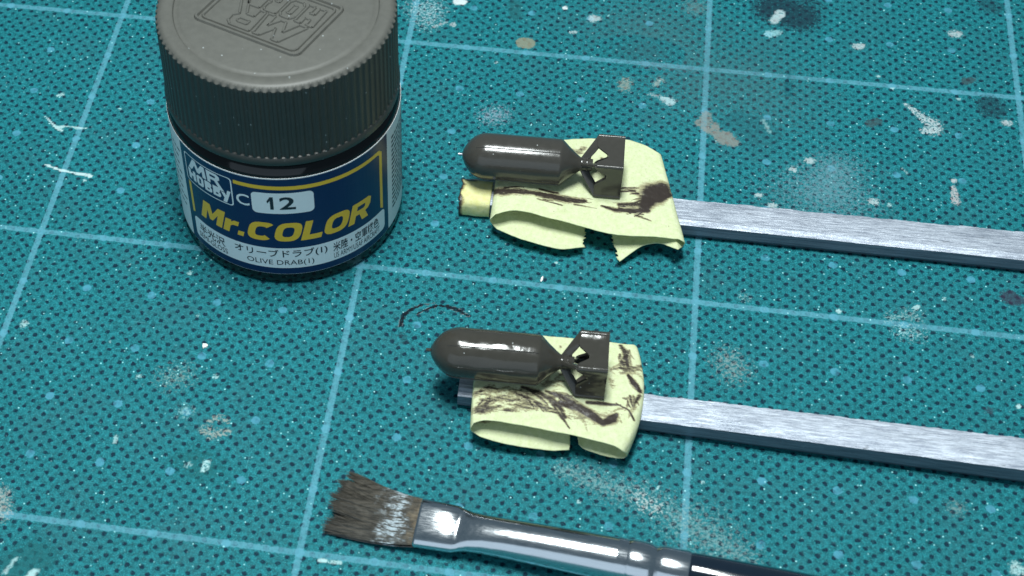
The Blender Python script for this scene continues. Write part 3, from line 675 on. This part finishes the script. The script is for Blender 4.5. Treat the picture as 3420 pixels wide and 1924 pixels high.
mid2 = [[g(1490, 800, 3.45), g(1350, 790, 3.45), g(1180, 780, 3.45), g(1000, 760, 3.45), g(850, 745, 3.45), g(720, 730, 3.5)],
        [g(720, 730, 3.5), g(640, 712, 3.8), g(620, 690, 4.3), g(632, 660, 4.8)],
        [g(632, 660, 4.8), g(720, 640, 5.0), g(850, 640, 5.0), g(1030, 650, 5.0), g(1230, 665, 4.9), g(1400, 680, 4.9), g(1510, 690, 4.8), g(1640, 705, 4.8), g(1880, 735, 4.7), g(2080, 755, 4.6)],
        [g(2080, 755, 4.6), g(2128, 765, 4.3), g(2140, 800, 3.7), g(2110, 820, 3.3)],
        [g(2110, 820, 3.3), g(1990, 815, 3.3), g(1830, 810, 3.4), g(1700, 808, 3.4), g(1590, 805, 3.4), g(1530, 800, 3.45)]]
t2, P2 = tape('masking_tape', [back2, mid2, front2], [0, .5, 1], (50, 16, 170, 16, 50), (80, -73, 3.4), nt=110, torn=.14)
z2 = lambda a, b: Z2(a, b, 4.85)
random.seed(21); fine_strokes = []
def whisk(n_, ax0, ay0, ax1, ay1, ang0, dang, l0, l1, a0, a1):
    for _ in range(n_):
        x, y = random.uniform(ax0, ax1), random.uniform(ay0, ay1); a = math.radians(random.gauss(ang0, dang)); L_ = random.uniform(l0, l1); c_ = random.uniform(-.35, .35)
        fine_strokes.append(([z2(x, y), z2(x+L_*.5*math.cos(a), y+L_*.5*math.sin(a)), z2(x+L_*math.cos(a+c_), y+L_*math.sin(a+c_))], [random.uniform(.14, .28), random.uniform(.18, .40), .12], random.uniform(a0, a1)-.05, random.uniform(.5, 1.3)))
whisk(70, 630, 700, 1250, 900, 6, 24, 40, 190, 0.40, 0.70); whisk(26, 1000, 700, 1420, 860, 28, 18, 80, 260, 0.50, 0.85); whisk(14, 620, 840, 760, 900, -15, 30, 40, 110, 0.60, 0.85)
whisk(16, 1820, 480, 2060, 560, 4, 14, 60, 200, 0.45, 0.75); whisk(16, 1930, 300, 2020, 470, 80, 25, 40, 130, 0.50, 0.80); whisk(10, 2000, 740, 2110, 850, 110, 30, 50, 120, 0.55, 0.80); whisk(22, 1480, 880, 1900, 960, 8, 22, 50, 200, 0.40, 0.70); whisk(10, 1250, 600, 1420, 700, -15, 25, 50, 130, 0.40, 0.65)
paint_on(t2, P2, fine_strokes+[
    ([z2(640, 740), z2(760, 690), z2(900, 720)], [.45, .4, .3], .66, 1.3), ([z2(650, 890), z2(720, 900), z2(860, 860)], [.7, .7, .3], .74, 1.1), ([z2(700, 800), z2(880, 790), z2(1100, 800)], [.5, .7, .6], .62, 1.4),
    ([z2(1060, 690), z2(1200, 730), z2(1330, 800), z2(1400, 870), z2(1440, 950)], [.3, .5, .55, .45, .35], .82, .9), ([z2(900, 900), z2(1100, 870), z2(1250, 850)], [.4, .6, .4], .62, 1.4), ([z2(950, 720), z2(1150, 760)], .5, .6, 1.4),
    ([z2(1270, 720), z2(1400, 760), z2(1520, 830)], [.25, .5, .6], .85, .9), ([z2(1400, 820), z2(1560, 860), z2(1680, 930), z2(1780, 1000)], [.55, .7, .8, .55], 1.0, .6), ([z2(1780, 1000), z2(1860, 960), z2(1900, 920)], [.5, .9, .4], 1.0, .6),
    ([z2(1640, 820), z2(1780, 825), z2(1940, 835)], [.3, .35, .15], .9, .6), ([z2(1900, 820), z2(2010, 880), z2(2060, 960)], [.14, .16, .2], .85, .5),
    ([z2(1940, 300), z2(1980, 350), z2(1990, 430), z2(2010, 510)], [.35, .45, .55, .3], .80, 1.1), ([z2(1850, 520), z2(1940, 500), z2(2020, 520)], [.15, .25, .3], .72, 1.0), ([z2(2010, 570), z2(2060, 640), z2(2110, 700)], [.3, .55, .4], .95, .8), ([z2(2110, 740), z2(2060, 830)], [.35, .25], .8, .9),
    ([z2(1480, 940), z2(1600, 950)], .6, .45, 1.5), ([z2(1850, 600), z2(1870, 680)], .5, .42, 1.5), ([z2(1300, 640), z2(1250, 660)], .5, .55, 1.4), ([z2(1400, 320)], .25, .6, .8), ([z2(1620, 890), z2(1500, 900)], .9, .5, 1.4)])
tag(t2, 'yellow masking tape loop streaked all over with brown paint, under the nearer bomb', 'tape', 'loops of masking tape under the bombs')

# ================================================================ model bombs
def bomb(label_, loc, rotz, wet, hole, pointed):
    """nose at the local origin, body along +x"""
    root = thing('model_bomb', label_, 'model bomb', loc, 'painted model bombs'); root.rotation_euler.z = rotz
    mt = M['wet'] if wet else M['dry']; R = 3.55
    pr = [(0.0, .02), (.05, .55)]
    for k_ in range(1, 13):
        t = k_/12; pr.append((pointed*t, R*(1-(1-t)**(2.05))**(.62 if not wet else .63)))
    pr += [(pointed+.5, R*1.0), (9, R), (14.75, R), (14.95, R*.992), (15.15, R*.965), (16.2, 2.45), (17.4, 1.45), (17.9, 1.08), (18.25, .98), (19.4, .95), (19.8, .9)]
    n = 72; rows = [[(x, r*math.cos(2*math.pi*j/n), r*math.sin(2*math.pi*j/n)) for j in range(n)] for x, r in pr]
    m = MB(); m.grid(rows, close_v=True); m.fan(rows[-1]); m.build('body', mt, root, angle=26)
    # mould seam, nose fuze, tail collar
    m = MB(); th0 = math.radians(112); m.tube([(x, (r+.02)*math.cos(th0), (r+.02)*math.sin(th0)) for x, r in pr[8:-7]], .07, 6); th0 = math.radians(-28)
    m.tube([(x, -(r+.0)*math.cos(th0), (r+.0)*math.sin(th0)) for x, r in pr[8:-7]], .08, 6); m.build('mould_seam', mt, root)
    m = MB(); m.tube([(-.62, 0, 0), (-.60, 0, 0), (-.25, 0, 0), (.2, 0, 0)], [.12, .22, .24, .3], 12); m.build('nose_fuze', M['fuze'] if not wet else mt, root)
    m = MB(); m.tube([(17.95, 0, 0), (18.05, 0, 0), (18.2, 0, 0), (18.3, 0, 0)], [.95, 1.12, 1.12, .95], 24); m.tube([(18.75, 0, 0), (18.85, 0, 0), (19.0, 0, 0), (19.1, 0, 0)], [.9, 1.10, 1.10, .9], 24); m.build('tail_collar', mt, root)
    # four tail plates: flat faces of the box with a notched front edge, joined by corner blades to the neck
    h = 3.42; xr, xf = 24.3, 20.35
    for k_ in range(4):
        q = Matrix.Rotation(k_*math.pi/2, 3, 'X')
        nch = hole
        tip = 1.65*nch; er_ = .46 if wet else .32; w_ = (h-er_*.8)/h; sd = -1 if k_ in (1, 3) else 1
        prof_ = [(xf, 1), (xf-.05, .7), (xf-.1, .35), (xf+.05, .22), (xf+tip*.45, .02), (xf+tip*.93, -.20), (xf+tip, -.33), (xf+tip*.90, -.44), (xf+tip*.5, -.58), (xf+.15, -.72), (xf-.2, -.86), (xf-.3, -1)]
        out = [(xr, -h*w_*sd), (xr, h*w_*sd)]+[(x, y*h*w_*sd) for x, y in prof_]
        bm = bmesh.new(); fill(bm, out)
        for q_ in (.97, .93, .86, .75, .55, .25):
            for sg in (-1, 1): bmesh.ops.bisect_plane(bm, geom=bm.verts[:]+bm.edges[:]+bm.faces[:], plane_co=(0, sg*q_*h, 0), plane_no=(0, 1, 0))
        for q_ in (1.0, 1.8, 2.6, 3.3): bmesh.ops.bisect_plane(bm, geom=bm.verts[:]+bm.edges[:]+bm.faces[:], plane_co=(xf+q_, 0, 0), plane_no=(1, 0, 0))
        for v in bm.verts:
            x, y = v.co.x, v.co.y; zz_ = h-.02-(.50*(1-(abs(y)/h)**4) if wet else .28*(1-(abs(y)/h)**7))+(.05*mnoise.noise(Vector((x*1.3, y*1.3, k_*3+wet))) if wet else 0)
            v.co = (q @ Vector((x, y, zz_)))*MM
        bmesh.ops.remove_doubles(bm, verts=bm.verts, dist=1e-7)
        o = bmobj(bm, 'tail_plate', mt, root)
        md = o.modifiers.new('s', 'SOLIDIFY'); md.thickness = (.34 if wet else .24)*MM; md.offset = 0
        md = o.modifiers.new('b', 'BEVEL'); md.width = .07*MM; md.segments = 2; md.limit_method = 'ANGLE'; md.angle_limit = math.radians(50)
        for p_ in o.data.polygons: p_.use_smooth = True
    for k_ in range(4):
        a = math.radians(45+90*k_); dy, dz = math.cos(a), math.sin(a); rc = h*math.sqrt(2)-.08
        bl = [(17.7, .75), (18.0, 1.05), (20.3, rc-.12), (xf+1.9, rc-.12), (21.7, rc*.86), (20.75, 3.0), (20.1, 2.0), (19.5, 1.25), (19.4, .75)]
        bm = bmesh.new(); fill(bm, bl)
        for v in bm.verts: v.co = Vector((v.co.x, v.co.y*dy, v.co.y*dz))*MM
        o = bmobj(bm, 'tail_blade', mt, root)
        md = o.modifiers.new('s', 'SOLIDIFY'); md.thickness = (.62 if wet else .5)*MM; md.offset = 0
        md = o.modifiers.new('b', 'BEVEL'); md.width = .12*MM; md.segments = 3; md.limit_method = 'ANGLE'; md.angle_limit = math.radians(40)
        for p_ in o.data.polygons: p_.use_smooth = True
    m = MB(); er = .46 if wet else .32; rc = h+.05-er       # rounded corner edges of the box
    for sy in (-1, 1):
        for sz in (-1, 1):
            m.tube([(xf+.02, sy*rc, sz*rc), (xr, sy*rc, sz*rc)], er, 16)
    m.build('box_edge', mt, root)
    return root
def place(p0, p1):
    d = p1-p0; return math.atan2(d[1], d[0])
n1, k1 = F(1163, 388, 8.1), F(1462, 413, 8.1)
bomb('olive drab model bomb with smooth satin coat and clean tail box, nearer the jar', n1, place(n1, k1), False, 1.0, 3.7)
n2, k2 = Z2(235, 345, 8.3), Z2(1390, 452, 8.3)
bomb('olive drab model bomb with wet lumpy paint, on the tape nearer the brush', n2, place(n2, k2), True, .86, 4.2)

# ================================================================ paint brush
BZ = crop(1000, 1560, 2.576); BZ2 = crop(1900, 1560, 2.576)
p0 = BZ(1010, 495, 1.7); p1 = BZ2(1020, 925, 3.0); ang = place(p0, p1)
root = thing('paint_brush', 'flat paint brush with paint caked bristles, metal ferrule and dark handle', 'paint brush', (p0[0], p0[1], 0)); root.rotation_euler.z = ang
Lf = np.hypot(*(p1-p0)[:2])
def tilt(x): return math.radians(15)*(1-min(1, max(0, (x-4.5)/6))**1.0)
def oval(x, w, hh, zc, p=2.0, n=48):
    r = []; ta = tilt(x); ct, st_ = math.cos(ta), math.sin(ta); lift = .62*ta/math.radians(15)
    for j in range(n):
        a = 2*math.pi*j/n; c, s_ = math.cos(a), math.sin(a)
        yy = w*math.copysign(abs(c)**(2/p), c); zq = hh*math.copysign(abs(s_)**(2/p), s_)
        r.append((x, yy*ct-zq*st_, zc+lift+yy*st_+zq*ct))
    return r
Rf = 3.05
sec = [(0, 3.15, 1.15, 1.55, 2.6), (.15, 3.32, 1.32, 1.58, 2.6), (.4, 3.36, 1.36, 1.6, 2.6), (3.2, 3.28, 1.45, 1.75, 2.6), (5.15, 3.22, 1.52, 1.85, 2.6), (5.35, 3.18, 1.42, 1.9, 2.4), (5.75, 3.05, 1.42, 1.98, 2.3), (6.3, 2.9, 1.60, 2.1, 2.2), (7.2, 2.75, 1.85, 2.25, 2.1), (9.0, 2.7, 2.2, 2.5, 2), (12, 2.72, 2.45, 2.7, 2), (16, 2.8, 2.65, 2.85, 2), (22, 2.9, 2.85, 2.95, 2), (28, 2.98, 2.96, 3.02, 2)]
G1, G2 = Lf-8.3, Lf-4.3
sec += [(G1-.9, Rf, Rf, 3.08, 2), (G1-.45, Rf-.08, Rf-.08, 3.08, 2), (G1, Rf-.28, Rf-.28, 3.08, 2), (G1+.45, Rf-.08, Rf-.08, 3.08, 2), (G1+.9, Rf+.02, Rf+.02, 3.08, 2), (G1+2, Rf+.05, Rf+.05, 3.08, 2),
        (G2-.9, Rf, Rf, 3.08, 2), (G2-.4, Rf-.15, Rf-.15, 3.08, 2), (G2, Rf-.3, Rf-.3, 3.08, 2), (G2+.4, Rf-.15, Rf-.15, 3.08, 2), (G2+.9, Rf, Rf, 3.08, 2), (Lf-.2, Rf, Rf, 3.08, 2), (Lf, Rf-.05, Rf-.05, 3.08, 2), (Lf+.02, Rf-.3, Rf-.3, 3.08, 2)]
m = MB(); rows = [oval(*q) for q in sec]; m.grid(rows, close_v=True); m.fan(rows[0], True); m.build('ferrule', M['metal'], root, angle=40)
m = MB(); hs = [(Lf-.3, 2.70), (Lf+.05, 2.86), (Lf+.5, 2.92), (Lf+12, 3.1), (Lf+30, 3.2), (Lf+55, 2.9), (Lf+90, 2.1), (Lf+120, 1.4), (Lf+121, .9)]
rows = [oval(x, r, r, 3.08 if x < Lf+40 else 3.08-(x-Lf-40)*.018, 2, 40) for x, r in hs]; m.grid(rows, close_v=True); m.fan(rows[0], True); m.fan(rows[-1]); m.build('handle', M['handle'], root, angle=50)
# bristles: a packed core with hundreds of hairs lying over it in clumps
al = []; m = MB(); Lb = 11.6
def spread(t): return 3.05+.55*math.sin(min(1, t*1.1)*math.pi*.5)+.55*t
core = []
for i in range(15):
    t = i/14*.6; core.append([(x_, y_+1.25*t*t, z_) for x_, y_, z_ in oval(.3-Lb*t, spread(t)*(.95-.25*t), (.92*(1-.95*t)), 1.3-.7*t, 2.5, 40)]); al += [t]*40
m.grid(core, close_v=True)
m.v = m.v
def hair(y0_, zt, L, yv, kz, rad, segs=7):
    path = []; 
    for i in range(segs+1):
        t = i/segs; x = .25-L*t
        yy = y0_*spread(t*L/Lb)/3.05+yv*t*t+.06*math.sin(t*5+y0_*3)
        path.append((x, yy, max(.12, (zt+.62*(1-.8*t))*(1-.24*t)+yy*math.sin(math.radians(15))*(1-.25*t)+kz*t*t)))
    n0 = len(m.v); m.tube(path, [rad*(1-.75*(i/segs)**3) for i in range(segs+1)], 4, caps=False)
    for i in range(segs+1): al.extend([i/segs*L/Lb]*4)
clumps = sorted(random.uniform(-3, 3) for _ in range(26)); clen = {c: random.gauss(11.1, 1.0) for c in clumps}; cdy = {c: random.gauss(0, .42) for c in clumps}
for i in range(3000):
    c = random.choice(clumps); y_ = max(-3.0, min(3.0, c+random.gauss(0, .22)))
    top = random.random() < .72; edge = math.sqrt(max(0, 1-(abs(y_)/3.1)**2.6))
    zt = 1.55+(1 if top else -1)*1.18*edge*random.uniform(.88, 1.04)
    L_ = clen[c]+random.gauss(0, .35)+.10*(-y_)*1.0
    hair(y_, zt, min(L_, 12.9), (c-y_)*.65+cdy[c]+1.25+(random.gauss(0, .07) if random.random() < .95 else random.gauss(0, .6)), random.gauss(-.05, .12), random.uniform(.055, .095))
br = m.build('bristles', M['bristle'], root, fix=False, angle=60); br['kind'] = 'stuff'
attr(br, 'along', np.array(al[:len(br.data.vertices)]))

# ================================================================ loose scraps on the mat
def chip(name, label_, c, r, flat, seed, cat='plastic scrap'):
    random.seed(seed); bm = bmesh.new(); bmesh.ops.create_icosphere(bm, subdivisions=1, radius=1)
    for v in bm.verts: v.co = Vector((v.co.x*r[0], v.co.y*r[1], v.co.z*r[2]))*(1+random.uniform(-.22, .22)); v.co.z = max(v.co.z, -r[2]*.5)
    for v in bm.verts: v.co *= MM
    me = bpy.data.meshes.new(name); bm.to_mesh(me); bm.free(); me.materials.append(M['chip'])
    o = bpy.data.objects.new(name, me); COL.objects.link(o); o.location = Vector((c[0], c[1], r[2]*.5))*MM; o.rotation_euler.z = random.uniform(0, 3)
    return tag(o, label_, cat)
chip('plastic_scrap', 'white plastic crumb on the bare mat in front of the jar', crop(0, 700, 2.07)(1418, 945), (.42, .55, .3), 1, 3)
chip('plastic_scrap', 'small white sliver beside the grid line between the two bombs', crop(1200, 820, 2.147)(1310, 242), (.55, .2, .15), 1, 5)
